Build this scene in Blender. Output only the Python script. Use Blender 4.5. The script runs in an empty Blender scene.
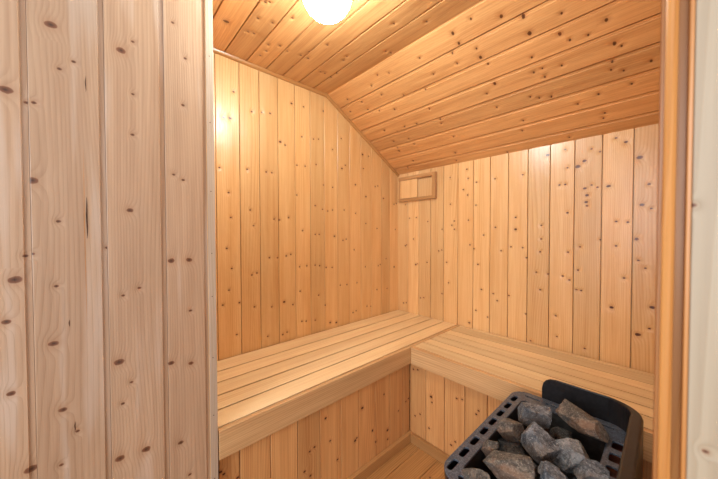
import bpy, bmesh, math, random
from mathutils import Vector, Matrix, noise

# ------------------------------------------------------------------ camera
H = 1.222
CAM = Vector((1.5722, -1.9, H))
scn = bpy.context.scene
col = scn.collection

def make_camera():
    yaw, pitch, roll = [math.radians(a) for a in (47.4343, -1.1328, -0.1305)]
    fw = Vector((-math.sin(yaw), math.cos(yaw), 0)); rt = Vector((math.cos(yaw), math.sin(yaw), 0)); up = Vector((0, 0, 1))
    F = fw * math.cos(pitch) + up * math.sin(pitch)
    U = -fw * math.sin(pitch) + up * math.cos(pitch)
    R = rt * math.cos(roll) + U * math.sin(roll)
    U = -rt * math.sin(roll) + U * math.cos(roll)
    cd = bpy.data.cameras.new('camera')
    cd.sensor_width = 36; cd.lens = 284.0828 * 36 / 718; cd.clip_start = 0.02
    cd.dof.use_dof = True; cd.dof.focus_distance = 1.5; cd.dof.aperture_fstop = 6.3
    co = bpy.data.objects.new('camera', cd); col.objects.link(co)
    m = Matrix((R, U, -F)).transposed().to_4x4(); m.translation = CAM
    co.matrix_world = m
    scn.camera = co
make_camera()

# ------------------------------------------------------------------ light and exposure
vs = scn.view_settings
vs.view_transform = 'Standard'; vs.look = 'None'; vs.gamma = 1; vs.use_curve_mapping = False
vs.exposure = 0.0
w = bpy.data.worlds.new('world'); scn.world = w; w.use_nodes = True
w.node_tree.nodes['Background'].inputs[0].default_value = (0.90, 0.95, 1.0, 1)
w.node_tree.nodes['Background'].inputs[1].default_value = 0.80

def area(name, loc, target, sx, sy, power, colr):
    l = bpy.data.lights.new(name, 'AREA'); l.shape = 'RECTANGLE'; l.size = sx; l.size_y = sy
    l.energy = power; l.color = colr
    o = bpy.data.objects.new(name, l); col.objects.link(o)
    o.location = loc
    o.rotation_euler = (Vector(target) - Vector(loc)).to_track_quat('-Z', 'Y').to_euler()
    return o
# added fill light for assumed daylight from behind the camera; no window modelled
area('assumed_daylight_fill', (1.85, -4.2, 1.6), (1.0, -0.8, 0.9), 1.4, 1.4, 60, (0.93, 0.96, 1.0))
LAMP = 80.0   # strength of the ceiling globe

# ------------------------------------------------------------------ tagging helpers
def tag(o, label=None, cat=None, group=None, kind=None):
    if label: o['label'] = label
    if cat: o['category'] = cat
    if group: o['group'] = group
    if kind: o['kind'] = kind
    return o

def link(name, bm_or_me, mat, parent=None, smooth=False):
    if isinstance(bm_or_me, bmesh.types.BMesh):
        me = bpy.data.meshes.new(name); bm_or_me.to_mesh(me); bm_or_me.free()
    else:
        me = bm_or_me; me.name = name
    for m in (mat if isinstance(mat, (list, tuple)) else [mat]): me.materials.append(m)
    if smooth:
        for p in me.polygons: p.use_smooth = True
    o = bpy.data.objects.new(name, me); col.objects.link(o)
    if parent:
        o.parent = parent
        o.matrix_parent_inverse = Matrix.Translation(parent.location).inverted()
    return o

def empty(name, loc, label, cat, group=None):
    o = bpy.data.objects.new(name, None); col.objects.link(o); o.location = loc
    o.empty_display_size = 0.1
    return tag(o, label, cat, group)

# ------------------------------------------------------------------ materials
class NT:
    def __init__(s, name):
        s.m = bpy.data.materials.new(name); s.m.use_nodes = True
        s.t = s.m.node_tree; s.b = s.t.nodes['Principled BSDF']
    def n(s, typ, **kw):
        x = s.t.nodes.new(typ)
        for k, v in kw.items(): setattr(x, k, v)
        return x
    def put(s, sock, v):
        if isinstance(v, bpy.types.NodeSocket): s.t.links.new(v, sock)
        elif v is not None: sock.default_value = v
    def math(s, op, a, b=None, c=None, clamp=False):
        x = s.n('ShaderNodeMath', operation=op); x.use_clamp = clamp
        for i, v in enumerate((a, b, c)):
            if v is not None: s.put(x.inputs[i], v)
        return x.outputs[0]
    def xyz(s, x, y, z=0.0):
        c = s.n('ShaderNodeCombineXYZ')
        for i, v in enumerate((x, y, z)): s.put(c.inputs[i], v)
        return c.outputs[0]
    def uv(s, name):
        u = s.n('ShaderNodeUVMap'); u.uv_map = name
        sp = s.n('ShaderNodeSeparateXYZ'); s.t.links.new(u.outputs[0], sp.inputs[0])
        return sp.outputs[0], sp.outputs[1]
    def noise(s, vec, scale=1.0, detail=2.0, rough=0.5, dist=0.0):
        x = s.n('ShaderNodeTexNoise'); s.put(x.inputs['Vector'], vec)
        x.inputs['Scale'].default_value = scale; x.inputs['Detail'].default_value = detail
        x.inputs['Roughness'].default_value = rough; x.inputs['Distortion'].default_value = dist
        return x.outputs[0]
    def ramp(s, f, stops, interp='LINEAR'):
        x = s.n('ShaderNodeValToRGB'); s.put(x.inputs[0], f); x.color_ramp.interpolation = interp
        els = x.color_ramp.elements
        while len(els) < len(stops): els.new(0.5)
        for e, (p, c) in zip(els, stops):
            e.position = p; e.color = c if len(c) == 4 else (*c, 1)
        return x.outputs[0]
    def step(s, v, a, b):
        x = s.n('ShaderNodeMapRange', interpolation_type='SMOOTHSTEP'); s.put(x.inputs[0], v)
        if a < b:
            x.inputs[1].default_value = a; x.inputs[2].default_value = b; x.inputs[3].default_value = 0; x.inputs[4].default_value = 1
        else:
            x.inputs[1].default_value = b; x.inputs[2].default_value = a; x.inputs[3].default_value = 1; x.inputs[4].default_value = 0
        return x.outputs[0]
    def mix(s, f, a, b, mode='MIX'):
        x = s.n('ShaderNodeMix', data_type='RGBA', blend_type=mode)
        s.put(x.inputs[0], f)
        for i, v in ((6, a), (7, b)):
            s.put(x.inputs[i], v if isinstance(v, bpy.types.NodeSocket) else (*v[:3], 1))
        return x.outputs[2]
    def bump(s, h, strength, dist, normal=None):
        x = s.n('ShaderNodeBump'); s.put(x.inputs['Height'], h)
        x.inputs['Strength'].default_value = strength; x.inputs['Distance'].default_value = dist
        if normal is not None: s.t.links.new(normal, x.inputs['Normal'])
        return x.outputs[0]

def srgb(r, g, b):
    f = lambda c: ((c / 255 + 0.055) / 1.055) ** 2.4 if c > 10 else c / 3294.6
    return (f(r), f(g), f(b))

def wood(name, base, dark, knot, halo, rough=0.35, coat=0.0, ring=0.35, streak=0.6, tonevar=0.12, pale=None, bump=0.25, amp=1.0, wave=0.0):
    s = NT(name)
    x, y = s.uv('wood'); r1, r2 = s.uv('bd'); ax, ay = s.uv('ka'); bx, by = s.uv('kb'); ra, rb = s.uv('kr')
    seed = s.math('MULTIPLY', r1, 40.0)
    P = s.xyz(s.math('MULTIPLY', x, 20.0), s.math('MULTIPLY', y, 20.0), seed)
    wob = s.noise(P, 2.5, 2.0)
    def kd(kx, ky, r):
        a = s.math('DIVIDE', kx, r); b = s.math('DIVIDE', ky, s.math('MULTIPLY', r, 0.72))
        d = s.math('SQRT', s.math('ADD', s.math('MULTIPLY', a, a), s.math('MULTIPLY', b, b)))
        d = s.math('MULTIPLY', d, s.math('ADD', s.math('MULTIPLY', wob, 0.9), 0.55))
        # flow distance, stretched along the grain
        c = s.math('DIVIDE', kx, s.math('MULTIPLY', r, 2.2)); e = s.math('DIVIDE', ky, s.math('MULTIPLY', r, 2.6))
        g = s.math('EXPONENT', s.math('MULTIPLY', s.math('ADD', s.math('MULTIPLY', c, c), s.math('MULTIPLY', e, e)), -1.0))
        return d, g
    da, ga = kd(ax, ay, ra); db, gb = kd(bx, by, rb)
    d = s.math('MINIMUM', da, db); g = s.math('MAXIMUM', ga, gb)
    # growth rings: contours of a field drawn out along the board
    n1 = s.noise(s.xyz(s.math('MULTIPLY', x, 6.0), s.math('MULTIPLY', y, 0.55), seed), 1.0, 1.5, 0.4)
    fld = s.math('ADD', s.math('MULTIPLY', n1, 16.0), s.math('MULTIPLY', x, 110.0))
    fld = s.math('ADD', fld, s.math('MULTIPLY', g, 1.6))
    fr = s.math('FRACT', fld)
    rings = s.math('MULTIPLY', s.step(fr, 0.25, 0.85), s.step(fr, 1.0, 0.9))
    st = s.noise(s.xyz(s.math('MULTIPLY', x, 260.0), s.math('MULTIPLY', y, 5.0), seed), 1.0, 2.0, 0.6)
    st2 = s.noise(s.xyz(s.math('MULTIPLY', x, 26.0), s.math('MULTIPLY', y, 1.3), seed), 1.0, 3.0, 0.55)
    big = s.noise(s.xyz(s.math('MULTIPLY', x, 3.0), s.math('MULTIPLY', y, 2.2), seed), 1.0, 2.0, 0.5)
    f = s.math('ADD', s.math('MULTIPLY', rings, ring), s.math('MULTIPLY', s.math('SUBTRACT', st, 0.5), streak))
    st3 = s.noise(s.xyz(s.math('MULTIPLY', x, 90.0), s.math('MULTIPLY', y, 2.2), seed), 1.0, 2.0, 0.5)
    f = s.math('ADD', f, s.math('MULTIPLY', s.math('SUBTRACT', st2, 0.44), 1.25 * amp))
    f = s.math('ADD', f, s.math('MULTIPLY', s.math('SUBTRACT', st3, 0.5), 0.9 * amp))
    f = s.math('ADD', f, 0.12, clamp=True)
    c = s.mix(f, base, dark)
    if pale is not None:
        pn = s.noise(s.xyz(s.math('MULTIPLY', x, 22.0), s.math('MULTIPLY', y, 1.6), seed), 1.0, 2.0, 0.5)
        c = s.mix(s.math('MULTIPLY', s.step(pn, 0.54, 0.70), 0.6), c, pale)
    tone = s.math('ADD', s.math('MULTIPLY', s.math('SUBTRACT', r2, 0.5), 2 * tonevar), 1.0)
    tone = s.math('MULTIPLY', tone, s.math('ADD', s.math('MULTIPLY', big, 0.16), 0.92))
    c = s.mix(1.0, c, s.xyz(tone, tone, tone), 'MULTIPLY')
    c = s.mix(s.math('MULTIPLY', s.step(g, 0.3, 1.0), 0.4), c, halo)
    kin = s.ramp(s.math('MULTIPLY', d, 0.9), [(0.0, tuple(0.35 * v for v in knot)), (0.45, knot), (0.8, tuple(1.5 * v for v in knot)), (1.0, halo)])
    c = s.mix(s.step(d, 1.12, 0.85), c, kin)
    s.put(s.b.inputs['Base Color'], c)
    rr = s.math('ADD', rough - 0.05, s.math('MULTIPLY', st2, 0.1))
    s.put(s.b.inputs['Roughness'], rr)
    if coat:
        s.b.inputs['Coat Weight'].default_value = coat; s.b.inputs['Coat Roughness'].default_value = 0.24
    h = s.math('ADD', s.math('MULTIPLY', rings, 0.4), s.math('MULTIPLY', st, 0.6))
    h = s.math('SUBTRACT', h, s.math('MULTIPLY', g, 1.5))
    nrm = s.bump(h, bump, 0.002)
    if wave:   # planed boards are never quite flat: long shallow waves and a dished swelling at each knot
        wv = s.noise(s.xyz(s.math('MULTIPLY', x, 13.0), s.math('MULTIPLY', y, 6.0), seed), 1.0, 3.0, 0.5)
        wv = s.math('ADD', wv, s.math('MULTIPLY', g, -0.5))
        nrm = s.bump(wv, 1.0, wave, nrm)
    s.put(s.b.inputs['Normal'], nrm)
    return s.m

M = {}
M['wall'] = wood('varnished_pine', srgb(235, 194, 138), srgb(210, 150, 86), srgb(100, 54, 28), srgb(188, 130, 76), 0.36, 0.6, wave=0.006, amp=0.8)
M['ceil'] = wood('varnished_pine_ceiling', srgb(220, 168, 112), srgb(178, 116, 64), srgb(98, 56, 30), srgb(166, 106, 62), 0.34, 0.6, ring=0.15, streak=0.3, tonevar=0.14, wave=0.007)
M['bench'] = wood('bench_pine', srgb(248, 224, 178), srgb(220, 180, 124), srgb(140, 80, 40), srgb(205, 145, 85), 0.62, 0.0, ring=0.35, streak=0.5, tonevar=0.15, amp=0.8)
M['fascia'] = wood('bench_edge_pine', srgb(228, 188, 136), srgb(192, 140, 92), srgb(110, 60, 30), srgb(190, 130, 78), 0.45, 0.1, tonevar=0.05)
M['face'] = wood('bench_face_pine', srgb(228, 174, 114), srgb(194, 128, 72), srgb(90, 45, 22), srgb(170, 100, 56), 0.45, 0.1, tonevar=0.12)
M['raw'] = wood('unpainted_spruce', srgb(198, 164, 134), srgb(158, 120, 90), srgb(112, 72, 50), srgb(172, 130, 96), 0.42, 0.1, ring=0.20, streak=0.45, tonevar=0.05, amp=0.7, wave=0.002, pale=srgb(206, 184, 166))
M['raw_edge'] = wood('weathered_spruce', srgb(196, 174, 152), srgb(170, 146, 122), srgb(90, 70, 55), srgb(160, 130, 105), 0.6, 0.0, ring=0.3, tonevar=0.04)
M['pale'] = wood('pale_spruce', srgb(190, 176, 152), srgb(166, 148, 124), srgb(112, 72, 50), srgb(172, 140, 110), 0.5, 0.0, ring=0.4, streak=0.5, tonevar=0.03)
M['trim'] = wood('varnished_trim', srgb(196, 146, 92), srgb(166, 112, 62), srgb(105, 48, 22), srgb(176, 96, 48), 0.3, 0.4)
M['jamb'] = wood('varnished_jamb', srgb(214, 152, 86), srgb(178, 114, 54), srgb(120, 60, 28), srgb(170, 98, 48), 0.4, 0.1, tonevar=0.03)
M['floor'] = wood('floor_pine', srgb(192, 142, 86), srgb(154, 104, 56), srgb(105, 60, 30), srgb(160, 104, 56), 0.4, 0.1, ring=0.5)

def plain(name, c, rough, metal=0.0, var=0.0, scale=60, bump=0.0, spec=None, c2=None):
    s = NT(name)
    tc = s.n('ShaderNodeTexCoord').outputs['Object']
    nz = s.noise(tc, scale, 4.0, 0.6)
    c2 = c2 or tuple(min(1, v * (1 + var)) for v in c)
    s.put(s.b.inputs['Base Color'], s.mix(s.step(nz, 0.42, 0.66), c, c2))
    s.put(s.b.inputs['Roughness'], s.math('ADD', rough - 0.08, s.math('MULTIPLY', nz, 0.16)))
    s.b.inputs['Metallic'].default_value = metal
    if bump: s.put(s.b.inputs['Normal'], s.bump(nz, bump, 0.001))
    return s.m
M['black'] = plain('black_enamel', srgb(27, 27, 30), 0.36, 0.0, 0.6, 90, 0.2)
M['rim'] = plain('worn_grey_enamel', srgb(62, 70, 82), 0.34, 0.0, c2=srgb(100, 110, 124), scale=260, bump=0.25)
M['inner'] = plain('sooty_steel', srgb(62, 60, 58), 0.5, 0.6, 0.5, 40, 0.2)
M['well'] = plain('dark_burnt_steel', srgb(88, 46, 38), 0.6, 0.2, 0.5, 40)
M['steel'] = plain('bare_steel', srgb(150, 150, 148), 0.3, 0.9, 0.3, 40)
M['red'] = plain('red_indicator', srgb(200, 40, 30), 0.4, 0.0, 0.1, 40)
M['nail'] = plain('nail_steel', srgb(84, 74, 66), 0.4, 0.6, 0.2, 40)
M['slit'] = plain('resin_slit', srgb(60, 32, 14), 0.9, 0.0, 0.4, 60)
M['resin'] = plain('amber_resin', srgb(190, 128, 66), 0.3, 0.0, 0.2, 60)

def glow(name, c, strength):
    s = NT(name); s.b.inputs['Base Color'].default_value = (0.9, 0.9, 0.9, 1)
    s.b.inputs['Emission Color'].default_value = (*c, 1); s.b.inputs['Emission Strength'].default_value = strength
    return s.m
M['globe'] = glow('lit_opal_glass', (0.90, 1.0, 0.97), LAMP)

def rock_mat(name, c1, c2, c3, tint=None):
    s = NT(name)
    tc = s.n('ShaderNodeTexCoord').outputs['Object']
    a = s.noise(tc, 22, 6, 0.7); b = s.noise(tc, 220, 3, 0.7); d = s.noise(tc, 60, 4, 0.65, 1.5)
    c = s.mix(s.step(a, 0.4, 0.62), c1, c2)
    c = s.mix(s.math('MULTIPLY', s.step(b, 0.5, 0.72), 0.75), c, c3)
    c = s.mix(s.math('MULTIPLY', s.step(d, 0.5, 0.38), 0.6), c, tuple(0.25 * v for v in c1))
    if tint:
        t = s.noise(tc, 9, 3, 0.6)
        c = s.mix(s.math('MULTIPLY', s.step(t, 0.5, 0.62), 0.4), c, tint)
    s.put(s.b.inputs['Base Color'], c)
    s.b.inputs['Roughness'].default_value = 0.72
    h = s.math('ADD', s.math('MULTIPLY', d, 1.0), s.math('MULTIPLY', b, 0.5))
    s.put(s.b.inputs['Normal'], s.bump(h, 1.0, 0.007))
    return s.m
M['rock'] = rock_mat('grey_peridotite', srgb(84, 90, 98), srgb(138, 142, 148), srgb(206, 208, 210), srgb(128, 108, 88))
M['rock_brown'] = rock_mat('brownish_peridotite', srgb(86, 82, 78), srgb(132, 124, 114), srgb(188, 180, 168), srgb(150, 104, 70))
M['rock_light'] = rock_mat('pale_peridotite', srgb(116, 120, 124), srgb(158, 160, 162), srgb(206, 206, 204))
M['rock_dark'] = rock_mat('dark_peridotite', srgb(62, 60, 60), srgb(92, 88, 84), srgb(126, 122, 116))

# ------------------------------------------------------------------ boarded surfaces
K_PANEL=[(-1.975,1.721,1),(-1.938,1.649,0),(-1.963,1.622,0),(-1.822,1.750,0),(-1.847,1.716,1),(-1.824,1.607,0),(-1.826,1.496,0),(-1.728,1.848,0),(-1.697,1.756,0),(-1.705,1.613,0),(-2.047,1.544,1),(-2.017,1.526,0),(-2.005,1.528,0),(-2.011,1.348,1),(-1.970,1.254,0),(-1.835,1.288,0.5),(-1.741,1.143,0.7),(-1.694,1.143,0.7),(-1.883,1.187,0),(-1.976,1.097,0),(-1.852,1.056,0),(-1.817,1.072,0),(-1.731,1.400,0),(-1.707,1.387,0),(-2.041,1.120,1),(-2.054,1.027,0.5),(-2.024,1.173,0),(-2.013,1.177,0),(-1.692,0.985,0),(-1.982,0.959,0.7),(-1.969,0.792,0.5),(-1.945,0.727,0),(-1.975,0.657,0),(-1.863,0.877,1),(-1.838,0.813,0),(-1.857,0.761,0),(-1.808,0.609,1),(-1.865,0.613,1),(-1.744,0.837,0.7),(-1.693,0.821,0.5),(-1.723,0.585,0.4),(-1.700,0.473,0),(-2.023,0.673,1)]
K_LEFT=[(-1.359,1.978,0),(-1.411,1.829,0.5),(-1.378,1.834,0.5),(-1.434,1.566,0),(-1.262,1.901,0),(-1.204,1.913,0),(-1.154,1.922,0),(-1.092,1.772,0.5),(-1.060,1.759,0),(-1.181,1.580,0),(-1.147,1.580,0),(-1.126,1.588,0),(-0.930,2.027,0),(-0.944,1.835,0),(-0.981,1.651,0),(-0.921,1.654,0),(-0.856,1.840,0),(-0.817,1.849,0),(-0.837,1.678,0),(-0.776,2.044,0.5),(-0.701,1.803,0),(-0.624,1.896,0),(-0.619,1.686,0.5),(-0.588,1.714,0),(-0.417,1.822,0.5),(-0.353,1.821,0),(-0.407,1.718,0),(-1.390,1.441,0),(-1.380,1.311,0),(-1.402,1.147,0),(-1.378,1.039,0),(-1.393,0.925,0),(-1.425,0.851,0),(-1.340,0.849,0),(-1.356,0.679,0),(-1.258,1.269,0),(-1.276,1.356,0),(-1.257,0.812,0),(-1.135,1.310,0),(-1.101,1.306,0),(-1.041,1.322,0),(-1.166,1.084,0),(-1.115,1.081,0),(-1.154,0.794,0),(-1.180,0.626,0),(-1.074,0.810,0.5),(-1.015,0.784,0),(-0.982,1.465,0),(-0.846,1.408,0),(-0.788,1.387,0),(-0.746,1.378,0),(-0.704,1.387,0),(-0.779,1.551,0),(-0.847,1.219,0),(-0.816,1.219,0),(-0.943,1.243,0),(-0.966,1.015,0),(-0.913,1.017,0),(-0.963,0.860,0),(-0.952,0.666,0),(-0.920,0.660,0),(-0.849,1.017,0),(-0.814,1.010,0),(-0.760,0.994,0),(-0.709,0.990,0),(-0.823,0.814,0),(-0.769,0.738,0),(-0.851,0.652,0),(-0.728,0.610,0.5),(-0.675,0.599,0.5),(-0.599,1.393,0),(-0.490,1.374,0),(-0.383,1.507,0.5),(-0.391,0.969,0),(-0.638,0.858,0),(-0.576,0.855,0),(-0.478,0.856,0),(-0.374,0.662,0),(-0.330,0.654,0),(-0.261,1.265,0),(-0.262,0.776,0),(-0.142,0.769,0),(-0.036,1.259,0)]
K_BACK=[(0.933,1.321,0),(0.934,1.248,0.5),(1.072,1.269,0),(1.072,1.190,0),(1.196,1.335,0),(1.280,1.367,0),(1.396,1.281,0),(1.438,1.276,0),(1.485,1.357,0.5),(1.517,1.337,0),(1.469,1.194,0.5),(1.397,1.159,0),(1.253,1.150,0),(0.907,1.139,0),(0.974,1.136,0),(0.996,1.076,0),(1.178,0.985,0),(1.208,0.967,0),(1.246,1.024,0),(1.240,0.918,0),(1.260,0.916,0),(1.337,1.189,0),(1.428,1.002,0),(1.067,1.115,0),(1.048,0.994,0),(1.107,0.989,0),(0.698,1.013,0),(0.670,1.118,0),(0.642,1.144,0),(0.524,1.254,0),(0.479,0.860,0),(0.425,0.771,0),(0.802,0.829,0),(0.827,0.787,0),(0.686,0.696,0),(0.766,0.667,0),(0.898,0.832,0),(0.994,0.735,0),(1.069,0.893,0),(1.147,0.756,0),(1.154,0.640,0),(1.383,0.849,0.5),(1.477,1.092,0),(1.501,1.057,0),(1.479,0.736,0.8),(1.525,0.876,0.6),(1.518,0.774,0),(0.299,1.318,0),(0.162,1.179,0),(0.293,0.997,0),(0.736,1.212,0),(0.812,1.263,0),(0.849,1.112,0),(1.101,1.670,0.8),(1.183,1.684,0),(1.253,1.665,0),(1.296,1.662,0),(1.239,1.580,1),(1.268,1.605,0.6),(1.194,1.582,0),(1.330,1.640,0),(1.391,1.695,0),(1.427,1.666,0.4),(1.476,1.582,1),(1.508,1.451,0),(1.486,1.358,1),(1.366,1.460,0.6),(1.270,1.460,0.5),(1.280,1.423,0.5),(1.276,1.387,0.4),(1.158,1.492,0),(1.184,1.492,0),(1.298,1.474,0),(1.322,1.460,0),(0.489,1.632,0),(0.616,1.671,0),(0.626,1.606,0),(0.685,1.571,0),(0.592,1.532,0),(0.623,1.491,0),(0.683,1.416,0),(0.492,1.437,0),(0.523,1.314,0),(0.630,1.316,0),(0.079,1.465,0),(0.122,1.351,0),(0.191,1.353,0),(0.504,1.284,0),(0.425,1.255,0)]
K_SLOPE=[(0.810,0.900,0.5),(0.757,0.905,0.5),(0.826,0.991,0),(0.774,1.098,0.5),(0.731,1.168,0.6),(0.656,1.172,0.7),(0.698,0.964,0),(0.651,0.965,0.6),(0.729,0.858,0),(0.785,0.704,0),(0.673,0.857,0),(0.676,0.724,0),(0.605,0.983,0),(0.550,1.154,0),(0.494,0.975,0.6),(0.614,0.639,0),(0.455,0.922,0),(0.603,1.264,0),(0.476,1.144,0),(0.470,1.180,0),(0.432,1.183,0),(0.353,1.099,0),(0.331,1.133,0),(0.316,1.181,0),(0.600,1.267,0.4),(0.577,1.406,0.5),(0.548,1.350,0),(0.558,1.293,0),(0.471,1.421,0.5),(0.451,1.440,0),(0.675,1.286,0),(0.480,1.179,0),(0.434,1.179,0),(0.460,1.248,0),(0.342,1.518,0),(0.359,1.402,0),(0.337,1.439,0),(0.395,1.408,0),(0.260,1.459,0),(0.232,1.271,0),(0.255,1.350,0),(0.319,1.182,0),(0.794,0.504,0),(0.816,0.432,0),(0.778,0.351,0),(0.775,0.125,0),(0.715,0.209,0),(0.610,0.279,0),(0.638,0.500,0),(0.577,0.384,0),(0.652,0.209,0),(0.433,0.366,0),(0.691,0.069,0),(0.457,0.201,0),(0.344,0.205,0),(0.422,0.458,0),(0.410,0.291,0),(0.328,0.330,0),(0.270,0.339,0)]
K_FLAT=[(-1.470,0.243,1),(-1.374,0.355,0),(-1.373,0.243,0),(-1.350,0.252,0),(-1.388,0.459,0),(-1.376,0.471,0),(-1.315,0.372,0),(-1.260,0.113,0),(-1.264,0.221,0),(-1.251,0.168,0),(-1.172,0.240,0),(-1.219,0.252,0),(-1.060,0.260,0),(-1.085,0.308,0),(-1.103,0.257,0),(-0.864,0.252,0.5),(-0.909,0.373,0),(-0.938,0.200,0),(-0.911,0.204,0),(-0.860,0.196,0),(-0.919,0.412,0),(-0.816,0.838,0)]
K_BL=[(-1.585,0.410,0),(-1.592,0.393,0),(-1.602,0.406,0),(-1.219,0.296,0.5),(-1.245,0.289,0),(-1.546,0.353,0),(-1.161,0.396,0),(-1.221,0.296,0),(-1.136,0.281,0),(-0.863,0.200,0),(-0.839,0.126,0),(-0.746,0.094,0),(-1.271,0.216,0),(-1.242,0.182,0),(-0.746,0.145,0.5),(-0.863,0.196,0),(-0.653,0.212,0)]
K_BR=[(0.583,0.156,0),(0.618,0.182,0),(0.696,0.285,0),(0.837,0.140,0),(0.813,0.110,0),(0.947,0.337,0),(0.959,0.359,0),(0.690,0.315,0.5),(0.678,0.131,0)]
K_FRONT=[(1.583,1.241,0.3),(1.591,1.075,0.3)]

class Boards:
    """Tongue-and-groove boards with real grooves; every board's grain and knots ride in UV layers in metres."""
    def __init__(s):
        s.bm = bmesh.new()
        s.L = {k: s.bm.loops.layers.uv.new(k) for k in ('wood', 'bd', 'ka', 'kb', 'kr')}
    def quad(s, pts, uvs):
        vs = [s.bm.verts.new(p) for p in pts]
        f = s.bm.faces.new(vs)
        for lp, d in zip(f.loops, uvs):
            for k, v in d.items(): lp[s.L[k]].uv = v
        return f
    def add(s, O, U, V, N, bounds, v0f, v1f, knots=(), gap=0.003, gdepth=0.018, shelf=0.0, sdepth=0.003, ch=0.0015, chd=0.0012,
            seed=1, fill=0.6, knot_r=0.0055, big_r=0.006, base_depth=0.0):
        O, U, V, N = map(Vector, (O, U, V, N)); rnd = random.Random(seed)
        f = (lambda q: q) if U.cross(V).dot(N) > 0 else (lambda q: list(reversed(q)))
        for i in range(len(bounds) - 1):
            u0, u1 = bounds[i], bounds[i + 1]
            r1, r2 = rnd.random(), rnd.random(); ox, oy = rnd.uniform(0, 9), rnd.uniform(0, 9)
            pr = [(u0, -gdepth), (u0 + gap, -gdepth), (u0 + gap, -chd), (u0 + gap + ch, 0)]
            if shelf:
                pr += [(u1 - shelf - ch, 0), (u1 - shelf, -sdepth), (u1, -sdepth), (u1, -gdepth)]
            else:
                pr += [(u1 - ch, 0), (u1, -chd), (u1, -gdepth)]
            va = min(v0f(u0), v0f(u1)); vb = max(v1f(u0), v1f(u1))
            ks = sorted([(kv, ku, kr) for ku, kv, kr in knots if u0 <= ku < u1 and va < kv < vb])
            groups = []
            for kv, ku, kr in ks:
                if groups and len(groups[-1]) < 2 and kv - groups[-1][0][0] < 0.035: groups[-1].append((kv, ku, kr))
                elif groups and kv - groups[-1][-1][0] < 0.012: continue
                else: groups.append([(kv, ku, kr)])
            # boards run on past what can be seen: scatter more knots in long bare runs
            if fill:
                ends = [va] + [g[0][0] for g in groups] + [vb]; extra = []
                for a, b in zip(ends, ends[1:]):
                    t = a + rnd.uniform(0.3, 0.7) * fill
                    while t < b - 0.25 * fill:
                        g = [(t, rnd.uniform(u0 + 0.02, u1 - 0.02), rnd.choice((0, 0, 0, 0.4)))]
                        if rnd.random() < 0.35: g.append((t + 0.008, min(u1 - 0.012, g[0][1] + 0.03), 0))
                        extra.append(g); t += rnd.uniform(0.5, 1.0) * fill
                groups = sorted(groups + extra, key=lambda g: g[0][0])
            cuts = [va] + [0.5 * (a[-1][0] + b[0][0]) for a, b in zip(groups, groups[1:])] + [vb]
            if not groups: cuts = [va, vb]; groups = [[]]
            for ci, g in enumerate(groups):
                c0, c1 = cuts[ci], cuts[ci + 1]
                def kk(n):
                    if n < len(g): return g[n][1], g[n][0], knot_r + big_r * g[n][2]
                    return u0 - 5.0, c0 - 5.0, 0.004
                A, B = kk(0), kk(1)
                for (ua, da), (ub, db) in zip(pr, pr[1:]):
                    corners = []
                    for uu, dd, cc in ((ua, da, c0), (ub, db, c0), (ub, db, c1), (ua, da, c1)):
                        corners.append((uu, min(max(cc, v0f(uu)), v1f(uu)), dd))
                    if abs(corners[0][1] - corners[3][1]) < 1e-6 and abs(corners[1][1] - corners[2][1]) < 1e-6: continue
                    pts = [O + U * uu + V * vv + N * (dd + base_depth) for uu, vv, dd in corners]
                    uvs = [dict(wood=(uu - u0 + ox, vv + oy), bd=(r1, r2), ka=(uu - A[0], vv - A[1]), kb=(uu - B[0], vv - B[1]), kr=(A[2], B[2]))
                           for uu, vv, dd in corners]
                    s.quad(f(pts), f(uvs))
        return s
    def box(s, lo, hi, axis, seed=0, bev=0.0, knots=False):
        """solid timber, grain along axis (0,1,2), optionally with bevelled edges"""
        rnd = random.Random(seed * 7 + 3); r1, r2 = rnd.random(), rnd.random(); ox, oy = rnd.uniform(0, 9), rnd.uniform(0, 9)
        t = bmesh.new(); bmesh.ops.create_cube(t, size=1)
        lo, hi = Vector(lo), Vector(hi)
        for v in t.verts: v.co = Vector([(lo[k] + hi[k]) / 2 + v.co[k] * (hi[k] - lo[k]) for k in range(3)])
        if bev: bmesh.ops.bevel(t, geom=list(t.edges), offset=bev, segments=2, affect='EDGES', profile=0.6)
        s.absorb(t, axis, r1, r2, ox, oy); t.free()
        return s
    def absorb(s, t, axis, r1=0.5, r2=0.5, ox=0.0, oy=0.0):
        t.normal_update()
        o1, o2 = [k for k in range(3) if k != axis]
        for f in t.faces:
            n = f.normal
            pts = [v.co.copy() for v in f.verts]; uvs = []
            for p in pts:
                if abs(n[axis]) > 0.8: q = (p[o1] * 0.5 + ox, p[o2] * 0.5 + oy)
                else: q = ((p[o1] + p[o2]) + ox, p[axis] + oy)
                uvs.append(dict(wood=q, bd=(r1, r2), ka=(-5, -5), kb=(-5, -5), kr=(0.004, 0.004)))
            s.quad(pts, uvs)
    def done(s, name, mat, parent=None, weld=False):
        return link(name, s.bm, mat, parent)

def rng(a, b, n): return [a + (b - a) * i / n for i in range(n + 1)]
def const(c): return lambda u: c

CEIL = H + 0.9365; KNEE = H + 0.5029; FOLD = 0.7526; SLEN = 0.86857
XR = 1.64        # right wall
YF = -1.624      # inner face of the front wall
BT = H - 0.6546  # bench top

def struct(o): o['kind'] = 'structure'; return o

# left wall (the long one), its top follows the ceiling
yl = [-1.672, -1.561, -1.451, -1.331, -1.221, -1.108, -0.995, -0.884, -0.773, -0.660, -0.549, -0.438, -0.326, -0.212, -0.106, 0.01]
def ltop(u): return 0.012 + (CEIL if u <= -FOLD else KNEE + (CEIL - KNEE) * (-u) / FOLD)
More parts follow.
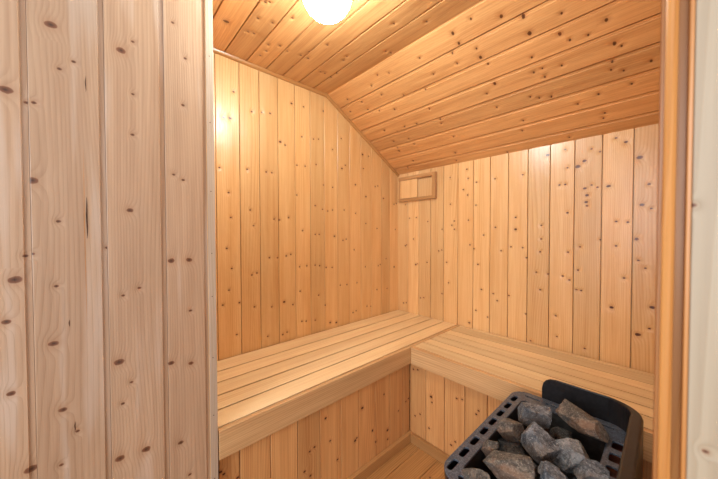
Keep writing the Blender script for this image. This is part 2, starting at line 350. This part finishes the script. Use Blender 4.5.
# split the board the fold falls in so the outline stays exact
b = Boards(); b.add((0, 0, 0), (0, 1, 0), (0, 0, 1), (1, 0, 0), yl, const(0), ltop, K_LEFT, seed=4, gap=0.003, fill=0.5)
struct(b.done('wall_left', M['wall']))
# back wall
xb = [-0.01, 0.103, 0.212, 0.322, 0.434, 0.549, 0.662, 0.776, 0.888, 0.998, 1.111, 1.224, 1.338, 1.454, 1.56, XR]
b = Boards(); b.add((0, 0, 0), (1, 0, 0), (0, 0, 1), (0, -1, 0), xb, const(0), const(KNEE + 0.012), K_BACK, seed=9, gap=0.0036, fill=0.5)
struct(b.done('wall_back', M['wall']))
# right wall
b = Boards(); b.add((XR, 0, 0), (0, 1, 0), (0, 0, 1), (-1, 0, 0), rng(-1.70, 0.01, 15), const(0), ltop, (), seed=15)
struct(b.done('wall_right', M['wall']))
# ceiling: level part and slope, boards running along the back wall
b = Boards()
b.add((0, 0, CEIL), (0, 1, 0), (1, 0, 0), (0, 0, -1), [-1.74, -1.63, -1.52, -1.409, -1.296, -1.186, -1.083, -0.974, -0.866, -FOLD + 0.003], const(-0.01), const(XR + 0.01), K_FLAT,
      seed=21, gap=0.004, shelf=0.006, sdepth=0.003, fill=0.5)
sn = (KNEE - CEIL) / SLEN; cs = FOLD / SLEN
b.add((0, 0, KNEE), (0, -cs, -sn), (1, 0, 0), (0, sn, -cs), [-0.012, 0.075, 0.187, 0.298, 0.408, 0.518, 0.628, 0.740, SLEN + 0.003], const(-0.01), const(XR + 0.01), K_SLOPE,
      seed=27, gap=0.0052, shelf=0.011, sdepth=0.0035, fill=0.45)
struct(b.done('ceiling', M['ceil']))
# floor
b = Boards()
b.add((0, 0, 0), (1, 0, 0), (0, 1, 0), (0, 0, 1), [0.0, 0.12, 0.24, 0.36, 0.48, 0.628, 0.745, 0.862, 0.98, 1.10, 1.22, 1.34, 1.46, 1.58, XR], const(-1.70), const(0.0), (), seed=33, gap=0.002)
struct(b.done('floor', M['floor']))
b = Boards()
b.add((0.5722, -1.70, 0), (1, 0, 0), (0, 1, 0), (0, 0, 1), rng(0, 2.2, 18), const(-1.9), const(0.0), (), seed=35, gap=0.002)
struct(b.done('floor', M['floor']))

# quarter-round cover strip between left wall and ceiling
def sweep(path, prof_fn, closed=False):
    bm = bmesh.new(); rings = []
    for i, p in enumerate(path): rings.append([bm.verts.new(q) for q in prof_fn(i, p)])
    for a, c in zip(rings, rings[1:]):
        n = len(a)
        for k in range(n): bm.faces.new((a[k], a[(k + 1) % n], c[(k + 1) % n], c[k]))
    bm.faces.new(list(reversed(rings[0]))); bm.faces.new(rings[-1])
    bmesh.ops.recalc_face_normals(bm, faces=bm.faces)
    return bm
def cove(name, pts, downs, r=0.016):
    def prof(i, p):
        d = downs[i]; q = [Vector(p)]
        for k in range(7):
            a = math.pi / 2 * k / 6
            bul = r * (1.0 if k in (0, 6) else 0.96)
            q.append(Vector(p) + Vector((bul * math.cos(a), 0, 0)) + Vector(d) * (bul * math.sin(a)))
        return q
    t = sweep(pts, prof); b = Boards(); b.absorb(t, 1, 0.3, 0.5, 2.0, 3.0); t.free()
    return struct(b.done(name, M['trim']))
mid = Vector((0, -math.tan(math.atan2(CEIL - KNEE, FOLD) / 2), -1))
sd = Vector((0, sn, -cs)).normalized()
cove('trim_1', [(0.0005, YF, CEIL - 0.0005), (0.0005, -FOLD, CEIL - 0.0005), (0.0005, -0.001, KNEE - 0.0005)], [(0, 0, -1), mid, Vector((0, 0, -1 / cs))])

# ------------------------------------------------------------------ front wall and the passage panel
PX = 0.5722
# inner front wall left of the opening, right of it, and above
b = Boards()
b.add((0, YF, 0), (1, 0, 0), (0, 0, 1), (0, 1, 0), rng(0, PX, 5), const(0), const(CEIL), (), seed=41)
struct(b.done('wall_front', M['wall']))
b = Boards(); b.box((0.0, YF - 0.05, 2.06), (XR, YF - 0.006, CEIL), 0, 5)
struct(b.done('wall_front', M['trim']))
# passage panel of broad unpainted boards, parallel to the left wall
b = Boards()
pb = [-3.265, -3.135, -3.005, -2.875, -2.745, -2.615, -2.485, -2.355, -2.28, -2.150, -2.0147, -1.8828, -1.7529, -1.636]
pb = [-3.06, -2.93, -2.80, -2.67, -2.54, -2.41, -2.28, -2.150, -2.0147 - 0.0, -1.8828, -1.7529, -1.6410]
shift = 0.0
b.add((PX, 0, 0), (0, 1, 0), (0, 0, 1), (1, 0, 0), [v for v in pb], const(0), const(2.35), K_PANEL, seed=52, gap=0.0012, gdepth=0.006, shelf=0.0105, sdepth=0.0035,
      ch=0.0012, chd=0.0006, fill=0.5, knot_r=0.0045, big_r=0.0065)
struct(b.done('wall_passage', M['raw']))
# its end strip beside the opening
b = Boards(); b.box((PX - 0.03, -1.6405, 0.0), (PX + 0.0015, -1.6180, 2.35), 2, 8, bev=0.0012)
struct(b.done('trim_2', M['raw_edge']))
nails = bmesh.new()
for z in (0.42, 0.63, 0.82, 1.02, 1.16, 1.36, 1.58, 1.79, 1.98):
    bmesh.ops.create_cone(nails, cap_ends=True, segments=10, radius1=0.0016, radius2=0.0014, depth=0.0012,
                          matrix=Matrix.Translation((PX + 0.0018, -1.6300, z)) @ Matrix.Rotation(math.pi / 2, 4, 'Y'))
struct(link('trim_3', nails, M['nail']))
# dark resin slit in the second board of the panel
slit = bmesh.new()
def lens(bm, y, z0, z1, w, x):
    n = 14; L_, R_ = [], []
    for i in range(n + 1):
        t = i / n; z = z0 + (z1 - z0) * t; ww = w * math.sin(math.pi * min(max(t, 0.02), 0.98)) ** 0.7
        off = 0.0003 * math.sin(t * 9)
        L_.append(bm.verts.new((x, y + off - ww / 2, z))); R_.append(bm.verts.new((x, y + off + ww / 2, z)))
    for i in range(n): bm.faces.new((L_[i], R_[i], R_[i + 1], L_[i + 1]))
lens(slit, -1.9201, 1.212, 1.317, 0.0028, PX + 0.0006)
lens(slit, -1.9173, 1.582, 1.622, 0.0016, PX + 0.0006)
lens(slit, -1.9555, 0.994, 1.011, 0.0018, PX + 0.0006)
lens(slit, -1.9496, 0.729, 0.754, 0.0018, PX + 0.0006)
res = bmesh.new(); lens(res, -1.9245, 0.979, 1.436, 0.0012, PX + 0.0004); struct(link('trim_5', res, M['resin']))
struct(link('trim_4', slit, M['slit']))

# outer front wall to the right of the opening, and the varnished door jamb
JX = CAM.x
b = Boards()
b.add((0, -1.601, 0), (1, 0, 0), (0, 0, 1), (0, -1, 0), [JX + 0.0105, JX + 0.145, JX + 0.275, JX + 0.405, JX + 0.535, JX + 0.665, JX + 0.795], const(0), const(2.35), K_FRONT,
      seed=63, knot_r=0.0012, big_r=0.002, gap=0.0001, shelf=0.009, fill=0.4, gdepth=0.004, chd=0.0005, ch=0.0005)
struct(b.done('wall_front', M['pale']))
# jamb lining: stepped profile in plan (x relative to the camera line, y), extruded upwards
def extr(poly, z0, z1):
    t = bmesh.new(); a = [t.verts.new((x, y, z0)) for x, y in poly]; c = [t.verts.new((x, y, z1)) for x, y in poly]
    n = len(poly)
    for k in range(n): t.faces.new((a[k], a[(k + 1) % n], c[(k + 1) % n], c[k]))
    t.faces.new(a); t.faces.new(list(reversed(c)))
    bmesh.ops.recalc_face_normals(t, faces=t.faces)
    return t
jp = [(-0.0058, -1.48), (-0.0058, -1.5965), (-0.0052, -1.592), (-0.0034, -1.592), (-0.0031, -1.6015), (-0.0022, -1.6028), (-0.0005, -1.6034), (0.0012, -1.6028), (0.0030, -1.6012),
      (0.0034, -1.582), (0.0078, -1.582), (0.0080, -1.602), (0.0085, -1.6026), (0.0100, -1.6026), (0.0104, -1.602), (0.0104, -1.48)]
t = extr([(JX + x, y) for x, y in jp], 0.0, 2.06)
b = Boards(); b.absorb(t, 2, 0.7, 0.5, 4.0, 5.0); t.free()
jamb = struct(b.done('trim_6', M['jamb']))
b = Boards(); b.box((JX + 0.0106, -1.594, 0), (XR, -1.514, CEIL), 2, 12)
struct(b.done('wall_front', M['wall']))

# ------------------------------------------------------------------ benches
BX, BY = 0.5736, -0.5784
FB = 0.0978
def slats(B_, rects, axis, z1=BT, th=0.024, seed=0, bev=0.0008):
    for i, (lo, hi) in enumerate(rects):
        # each slat narrows below a thin lip, an undercut added to darken the gaps
        B_.box((lo[0], lo[1], z1 - 0.0022), (hi[0], hi[1], z1), axis, seed + i, 0.0006)
        q = (0.009, 0.0) if axis == 1 else (0.0, 0.009)
        B_.box((lo[0] + q[0], lo[1] + q[1], z1 - th), (hi[0] - q[0], hi[1] - q[1], z1 - 0.0018), axis, seed + i)
bl = empty('sauna_bench', (0.28, -0.8, 0), 'long slatted pine bench along the left wall, running to the back corner', 'bench')
edges = [0.004, 0.128, 0.236, 0.345, 0.446, 0.5515]
s_ = Boards()
slats(s_, [((a + 0.0035, -1.6145), (c - 0.004, -0.003)) for a, c in zip(edges, edges[1:])], 1, seed=70)
s_.done('seat', M['bench'], bl)
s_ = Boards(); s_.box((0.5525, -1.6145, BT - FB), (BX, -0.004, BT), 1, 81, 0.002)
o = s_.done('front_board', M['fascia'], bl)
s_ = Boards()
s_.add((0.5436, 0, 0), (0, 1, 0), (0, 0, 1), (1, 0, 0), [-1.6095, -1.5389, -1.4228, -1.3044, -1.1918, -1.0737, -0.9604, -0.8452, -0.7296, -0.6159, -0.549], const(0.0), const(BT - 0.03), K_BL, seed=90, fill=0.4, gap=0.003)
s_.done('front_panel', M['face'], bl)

br = empty('sauna_bench', (1.1, -0.28, 0), 'slatted pine bench along the back wall, behind the black stove', 'bench')
ys = [-0.5545, -0.462, -0.385, -0.305, -0.225, -0.145, -0.040, -0.004]
s_ = Boards()
slats(s_, [((BX + 0.004, a + 0.0035), (XR - 0.004, c - 0.0035)) for a, c in zip(ys, ys[1:])], 0, seed=100)
s_.done('seat', M['bench'], br)
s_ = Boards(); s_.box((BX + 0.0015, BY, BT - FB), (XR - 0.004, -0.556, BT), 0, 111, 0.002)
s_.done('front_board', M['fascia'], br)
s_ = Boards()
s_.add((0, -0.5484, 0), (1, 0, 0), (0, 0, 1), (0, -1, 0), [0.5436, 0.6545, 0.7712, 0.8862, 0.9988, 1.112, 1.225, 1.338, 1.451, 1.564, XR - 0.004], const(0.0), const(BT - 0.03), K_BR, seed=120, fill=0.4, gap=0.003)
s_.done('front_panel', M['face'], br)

# skirting in front of both benches
b = Boards(); b.box((0.5445, -1.6145, 0.0), (0.566, -0.5495, 0.052), 1, 130, 0.0025)
struct(b.done('baseboard_left', M['trim']))
b = Boards(); b.box((0.5665, -0.571, 0.0), (XR - 0.004, -0.5495, 0.052), 0, 133, 0.0025)
struct(b.done('baseboard_back', M['trim']))

# ------------------------------------------------------------------ sliding vent on the back wall
v = empty('wall_vent', (0.2, 0, H + 0.37), 'small framed wooden sliding vent high on the back wall', 'vent')
Z0, Z1, X0, X1 = H + 0.268, H + 0.470, 0.028, 0.382
fr = Boards()
fr.box((X0, -0.030, Z1 - 0.028), (X1, -0.0005, Z1), 0, 140, 0.0015)
fr.box((X0, -0.030, Z0), (X1, -0.0005, Z0 + 0.024), 0, 141, 0.0015)
fr.box((X1 - 0.028, -0.0305, Z0 + 0.001), (X1 + 0.0006, -0.0005, Z1 - 0.001), 2, 142, 0.0015)
fr.box((X0 - 0.002, -0.024, Z0 + 0.001), (X0 + 0.012, -0.0005, Z1 - 0.001), 2, 145, 0.0015)
fr.done('frame', M['trim'], v)
p = Boards(); p.box((X0 + 0.004, -0.020, Z0 + 0.0262), (0.211, -0.010, Z1 - 0.0282), 2, 143, 0.001); p.done('sliding_panel', M['wall'], v)
p = Boards(); p.box((0.219, -0.006, Z0 + 0.0262), (X1 - 0.0284, -0.0005, Z1 - 0.036), 2, 144, 0.001); p.done('fixed_panel', M['wall'], v)
kb = bmesh.new()
bmesh.ops.create_uvsphere(kb, u_segments=14, v_segments=8, radius=0.004, matrix=Matrix.Translation((0.045, -0.0155, H + 0.36)))

kb.free()

# ------------------------------------------------------------------ ceiling lamp
lx, ly = 0.757, -1.300
lm = empty('ceiling_lamp', (lx, ly, CEIL), 'lit round white globe lamp under the level part of the ceiling', 'lamp')
def lathe(prof, seg=40, center=(0, 0, 0)):
    bm = bmesh.new(); rings = []
    for r, z in prof:
        if r < 1e-6: rings.append([bm.verts.new((center[0], center[1], center[2] + z))])
        else: rings.append([bm.verts.new((center[0] + r * math.cos(2 * math.pi * k / seg), center[1] + r * math.sin(2 * math.pi * k / seg), center[2] + z)) for k in range(seg)])
    for a, c in zip(rings, rings[1:]):
        for k in range(seg):
            q = [a[k % len(a)], a[(k + 1) % len(a)], c[(k + 1) % len(c)], c[k % len(c)]]
            u = []
            for x in q:
                if x not in u: u.append(x)
            if len(u) > 2: bm.faces.new(u)
    bmesh.ops.recalc_face_normals(bm, faces=bm.faces)
    return bm
RG = 0.088; gz = CEIL - 0.096
prof = [(0, -RG)] + [(RG * math.cos(a), RG * math.sin(a)) for a in [math.radians(d) for d in range(-84, 56, 6)]] + [(0.046, 0.064)]
link('globe', lathe(prof, 48, (lx, ly, gz)), M['globe'], lm, True)
link('base', lathe([(0, 0.0955), (0.098, 0.0955), (0.102, 0.091), (0.102, 0.048), (0.098, 0.044), (0.088, 0.062), (0.0, 0.062)], 40, (lx, ly, gz)), plain('shading_collar_white', srgb(225, 222, 215), 0.4), lm)  # base widened into an added, unseen collar that shades the ceiling

# ------------------------------------------------------------------ stove
HX0, HX1, HY0, HY1, HZ = 1.167, 1.505, -1.255, -0.674, H - 0.62
def rrect(x0, y0, x1, y1, r, n=6):
    p = []
    for cx, cy, a0 in ((x1 - r, y0 + r, -90), (x1 - r, y1 - r, 0), (x0 + r, y1 - r, 90), (x0 + r, y0 + r, 180)):
        for k in range(n + 1):
            a = math.radians(a0 + 90 * k / n); p.append((cx + r * math.cos(a), cy + r * math.sin(a)))
    return p
def plate(name, loops, z, th, bev, mat, parent):
    cu = bpy.data.curves.new(name, 'CURVE'); cu.dimensions = '2D'; cu.fill_mode = 'BOTH'; cu.extrude = th / 2; cu.bevel_depth = bev; cu.bevel_resolution = 2; cu.offset = -bev
    for lp in loops:
        sp = cu.splines.new('POLY'); sp.points.add(len(lp) - 1); sp.use_cyclic_u = True
        for q, (x, y) in zip(sp.points, lp): q.co = (x, y, 0, 1)
    tmp = bpy.data.objects.new('tmp', cu); col.objects.link(tmp); tmp.location.z = 0
    dg = bpy.context.evaluated_depsgraph_get(); dg.update()
    me = bpy.data.meshes.new_from_object(tmp.evaluated_get(dg))
    bpy.data.objects.remove(tmp, do_unlink=True)
    for vv in me.vertices: vv.co.z += z
    me.materials.clear()
    return link(name, me, mat, parent)
st = empty('sauna_stove', (1.34, -0.97, 0), 'black electric sauna stove filled with stones, at the bottom right', 'stove')
# rim with slots
loops = [rrect(HX0, HY0, HX1, HY1, 0.055), rrect(1.212, HY0 + 0.05, 1.455, -0.742, 0.018)]
for k in range(8):
    yc = -0.755 - 0.0645 * k
    if yc > -1.24: loops.append(rrect(1.180, yc - 0.0225, 1.196, yc + 0.0225, 0.0078, 3))
for k in range(7):
    yc = -0.795 - 0.0645 * k
    loops.append(rrect(1.468, yc - 0.021, 1.495, yc + 0.021, 0.008, 3))
for k in range(4):
    xc = 1.235 + 0.068 * k
    loops.append(rrect(xc - 0.026, -0.7095, xc + 0.026, -0.7010, 0.003, 3))
    loops.append(rrect(xc - 0.018, HY0 + 0.018, xc + 0.018, HY0 + 0.032, 0.006, 3))
rim = plate('rim', loops, HZ - 0.003, 0.003, 0.0015, M['rim'], st)
# casing: shell below the rim, open top, feet
def shell(x0, y0, x1, y1, r, zs, inward=False):
    bm = bmesh.new(); rings = []
    for z, g in zs: rings.append([bm.verts.new((x, y, z)) for x, y in rrect(x0 + g, y0 + g, x1 - g, y1 - g, max(0.01, r - g), 6)])
    for a, c in zip(rings, rings[1:]):
        n = len(a)
        for k in range(n): bm.faces.new((a[k], a[(k + 1) % n], c[(k + 1) % n], c[k]))
    return bm, rings
bm, rings = shell(HX0, HY0, HX1, HY1, 0.055, [(0.14, 0.02), (0.16, 0.006), (HZ - 0.05, 0.004), (HZ - 0.012, 0.0005), (HZ - 0.004, 0.0005), (HZ - 0.004, 0.004), (HZ - 0.03, 0.008), (0.17, 0.012)])
bm.faces.new(list(reversed(rings[0]))); bm.faces.new(rings[-1])
bmesh.ops.recalc_face_normals(bm, faces=bm.faces)
casing = link('casing', bm, M['black'], st)
# stone basket: burnt sheet liner hanging inside
bm, rings = shell(1.212, HY0 + 0.05, 1.455, -0.742, 0.018, [(HZ - 0.006, 0.0), (HZ - 0.02, 0.002), (HZ - 0.23, 0.018)])
bm.faces.new(rings[-1]); bmesh.ops.recalc_face_normals(bm, faces=bm.faces)
for f in bm.faces: f.normal_flip()
link('stone_basket', bm, M['inner'], st)
# inner duct behind the slots
plate('air_duct', [rrect(HX0 + 0.013, HY0 + 0.013, HX1 - 0.013, HY1 - 0.013, 0.045), rrect(1.2105, HY0 + 0.0485, 1.4565, -0.7405, 0.018)], HZ - 0.026, 0.002, 0.0004, M['well'], st)
for sx in (HX0 + 0.06, HX1 - 0.06):
    for sy in (HY0 + 0.07, HY1 - 0.07):
        link('foot', lathe([(0, 0), (0.018, 0), (0.018, 0.012), (0.011, 0.02), (0.011, 0.15), (0, 0.15)], 16, (sx, sy, 0)), M['black'], st, False)
# guard around back and right side: thin at the back, a broad rounded lip at the right
GX0, GXR, GYB = 1.256, 1.531, -0.664
GZ0, GZ1 = HZ - 0.10, HZ + 0.081
path = []
for x in (GX0, GX0 + 0.004, GX0 + 0.012, GX0 + 0.025, GX0 + 0.045, 1.38, 1.44): path.append(((x, GYB), (0, -1), 0.007))
Rc = 0.085
for k in range(0, 11):
    a = math.radians(90 - 9 * k)
    t_ = k / 10
    path.append(((GXR - Rc + Rc * math.cos(a), GYB - Rc + Rc * math.sin(a)), (-math.cos(a), -math.sin(a)), 0.007 + (0.030 - 0.007) * t_))
for y in (-0.84, -0.95, -1.10, -1.20, -1.235): path.append(((GXR, y), (-1, 0), 0.030))
def gprof(i, p):
    (x, y), (nx, ny), th = p
    d = x - GX0 if i < 6 else 1
    rr = 0.042
    drop = rr - math.sqrt(max(0, rr * rr - (rr - min(d, rr)) ** 2)) if i < 6 else 0
    z1 = GZ1 - drop; z0 = GZ0
    e = min(0.006, th * 0.42)
    pr = [(0, z0), (0, z1 - e), (e * 0.3, z1 - e * 0.3), (e, z1), (th - e, z1), (th - e * 0.3, z1 - e * 0.3), (th, z1 - e), (th, HZ - 0.002), (th, z0)]
    return [Vector((x + nx * q, y + ny * q, z)) for q, z in pr]
gb = sweep(path, gprof)
link('splash_guard', gb, M['black'], st)
# heating elements: bent steel tubes rising between the stones
def tube(pts, r, seg=10):
    bm = bmesh.new(); rings = []; pts = [Vector(p) for p in pts]
    for i, p in enumerate(pts):
        t = (pts[min(i + 1, len(pts) - 1)] - pts[max(i - 1, 0)]).normalized()
        a = t.cross(Vector((0.13, 1, 0.21))).normalized(); b_ = t.cross(a)
        rings.append([bm.verts.new(p + a * r * math.cos(2 * math.pi * k / seg) + b_ * r * math.sin(2 * math.pi * k / seg)) for k in range(seg)])
    for a, c in zip(rings, rings[1:]):
        for k in range(seg): bm.faces.new((a[k], a[(k + 1) % seg], c[(k + 1) % seg], c[k]))
    bm.faces.new(rings[0]); bm.faces.new(rings[-1])
    bmesh.ops.recalc_face_normals(bm, faces=bm.faces)
    return bm
for (ex, ey, dx, dy, top) in ((1.352, -1.115, 0.012, 0.03, -0.006), (1.43, -0.935, 0.03, 0.03, -0.035), (1.405, -0.875, 0.028, -0.03, -0.03)):
    pts = [(ex - dx, ey - dy, HZ - 0.22), (ex - dx, ey - dy, HZ + top - 0.03)]
    for k in range(1, 9):
        a = math.pi * k / 8
        pts.append((ex - dx * math.cos(a), ey - dy * math.cos(a), HZ + top - 0.03 + 0.028 * math.sin(a)))
    pts.append((ex + dx, ey + dy, HZ - 0.22))
    link('heating_element', tube(pts, 0.0075), M['black'], st, True)
bm = bmesh.new(); bmesh.ops.create_cube(bm, size=1, matrix=Matrix.Translation((1.418, -0.905, HZ - 0.09)) @ Matrix.Rotation(0.6, 4, 'Z') @ Matrix.Diagonal((0.05, 0.0015, 0.11, 1)))
link('heat_plate', bm, M['steel'], st)
bm = bmesh.new(); bmesh.ops.create_cube(bm, size=1, matrix=Matrix.Translation((HX0 + 0.0015, -1.170, HZ - 0.030)) @ Matrix.Diagonal((0.006, 0.05, 0.014, 1)))
bmesh.ops.bevel(bm, geom=list(bm.edges), offset=0.001, segments=1, affect='EDGES')
tag(link('name_badge', bm, M['red'], st), 'small red badge on the stove side')

# ------------------------------------------------------------------ stones
def stone(c, size, rot, seed, mat, label, group='stones heaped in the stove', planes=7, sc=0.84):
    rnd = random.Random(seed)
    bm = bmesh.new(); bmesh.ops.create_icosphere(bm, subdivisions=5, radius=1)
    pl = []
    for k in range(6):      # six rough sides ...
        n = Vector([(1 if k % 2 else -1) if j == k // 2 else rnd.uniform(-0.38, 0.38) for j in range(3)]).normalized(); pl.append((n, rnd.uniform(0.74, 0.92)))
    for k in range(planes):  # ... and broken-off corners
        n = Vector((rnd.gauss(0, 1), rnd.gauss(0, 1), rnd.gauss(0, 1))).normalized(); pl.append((n, rnd.uniform(0.80, 1.0)))
    off = Vector((rnd.uniform(0, 50), rnd.uniform(0, 50), rnd.uniform(0, 50)))
    for v in bm.verts:
        d = v.co.normalized(); r = 1.5
        for n, q in pl:
            t = n.dot(d) 
            if t > 0.05: r = min(r, q / t)
        nz = noise.fractal(d * 4.0 + off, 0.9, 2.1, 6)
        v.co = d * r * 1.02 * (1 + 0.022 * nz)
    R = Matrix.Rotation(rot[2], 4, 'Z') @ Matrix.Rotation(rot[1], 4, 'Y') @ Matrix.Rotation(rot[0], 4, 'X')
    bmesh.ops.transform(bm, matrix=R @ Matrix.Diagonal((sc * size[0] / 2, sc * size[1] / 2, sc * size[2] / 2, 1)), verts=bm.verts)
    me = bpy.data.meshes.new('stone'); bm.to_mesh(me); bm.free(); me.materials.append(mat)
    for p in me.polygons: p.use_smooth = False
    o = bpy.data.objects.new('stone', me); col.objects.link(o); o.location = c
    return tag(o, label, 'stone', group)
stone((1.274, -0.827, H + -0.615), (0.105, 0.075, 0.1), (0.3, 0.2, 0.5), 11, M['rock'], 'tall grey wedge-shaped stone at the back of the heap, left of the long slab')
stone((1.239, -0.951, H + -0.625), (0.085, 0.065, 0.085), (0.2, -0.3, 0.2), 23, M['rock_brown'], 'brownish stone against the left rim of the stove basket')
stone((1.395, -0.794, H + -0.588), (0.16, 0.082, 0.062), (0.15, 0.08, -0.62), 37, M['rock_brown'], 'long slab-shaped stone with a rusty left end, lying over the back right corner')
stone((1.326, -0.984, H + -0.605), (0.112, 0.08, 0.085), (0.1, 0.25, -0.3), 47, M['rock'], 'large grey stone in the middle of the heap')
stone((1.403, -0.947, H + -0.612), (0.095, 0.08, 0.09), (0.3, 0.1, 0.9), 55, M['rock_light'], 'pale grey stone with light veins, right of the middle one')
stone((1.304, -1.147, H + -0.590), (0.125, 0.085, 0.075), (0.1, -0.1, 0.1), 68, M['rock_brown'], 'broad brownish stone at the front left of the heap')
stone((1.234, -1.081, H + -0.615), (0.045, 0.05, 0.055), (0.3, 0.5, 0.2), 71, M['rock_brown'], 'small brown stone wedged between left rim and the broad front stone')
stone((1.378, -1.078, H + -0.592), (0.05, 0.045, 0.045), (0.3, 0.2, 0.8), 83, M['rock_light'], 'pale stone at the front, between broad brownish stone and narrow grey one')
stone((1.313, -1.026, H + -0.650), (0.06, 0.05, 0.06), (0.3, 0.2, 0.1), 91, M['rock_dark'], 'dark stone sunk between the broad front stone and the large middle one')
stone((1.441, -0.983, H + -0.615), (0.055, 0.07, 0.085), (0.1, 0.5, 0.4), 103, M['rock'], 'narrow grey stone by the right rim at the front')
stone((1.399, -1.105, H + -0.592), (0.085, 0.06, 0.06), (0.2, 0.1, -0.2), 113, M['rock'], 'grey stone cut by the lower edge of the photo, in front of the pale one')
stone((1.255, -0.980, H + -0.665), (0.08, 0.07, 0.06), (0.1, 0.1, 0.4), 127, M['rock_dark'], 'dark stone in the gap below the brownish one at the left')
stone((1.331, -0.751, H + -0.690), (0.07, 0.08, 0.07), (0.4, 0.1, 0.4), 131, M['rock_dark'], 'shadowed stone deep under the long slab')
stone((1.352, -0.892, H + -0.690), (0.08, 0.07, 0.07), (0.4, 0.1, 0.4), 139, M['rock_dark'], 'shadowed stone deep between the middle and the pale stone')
stone((1.274, -1.234, H + -0.620), (0.09, 0.075, 0.06), (0.4, 0.1, 0.4), 149, M['rock_brown'], 'brown stone in the front corner of the basket below the broad one')
stone((1.350, -1.198, H + -0.610), (0.09, 0.075, 0.06), (0.1, 0.3, 0.7), 151, M['rock'], 'grey stone at the very front of the basket')
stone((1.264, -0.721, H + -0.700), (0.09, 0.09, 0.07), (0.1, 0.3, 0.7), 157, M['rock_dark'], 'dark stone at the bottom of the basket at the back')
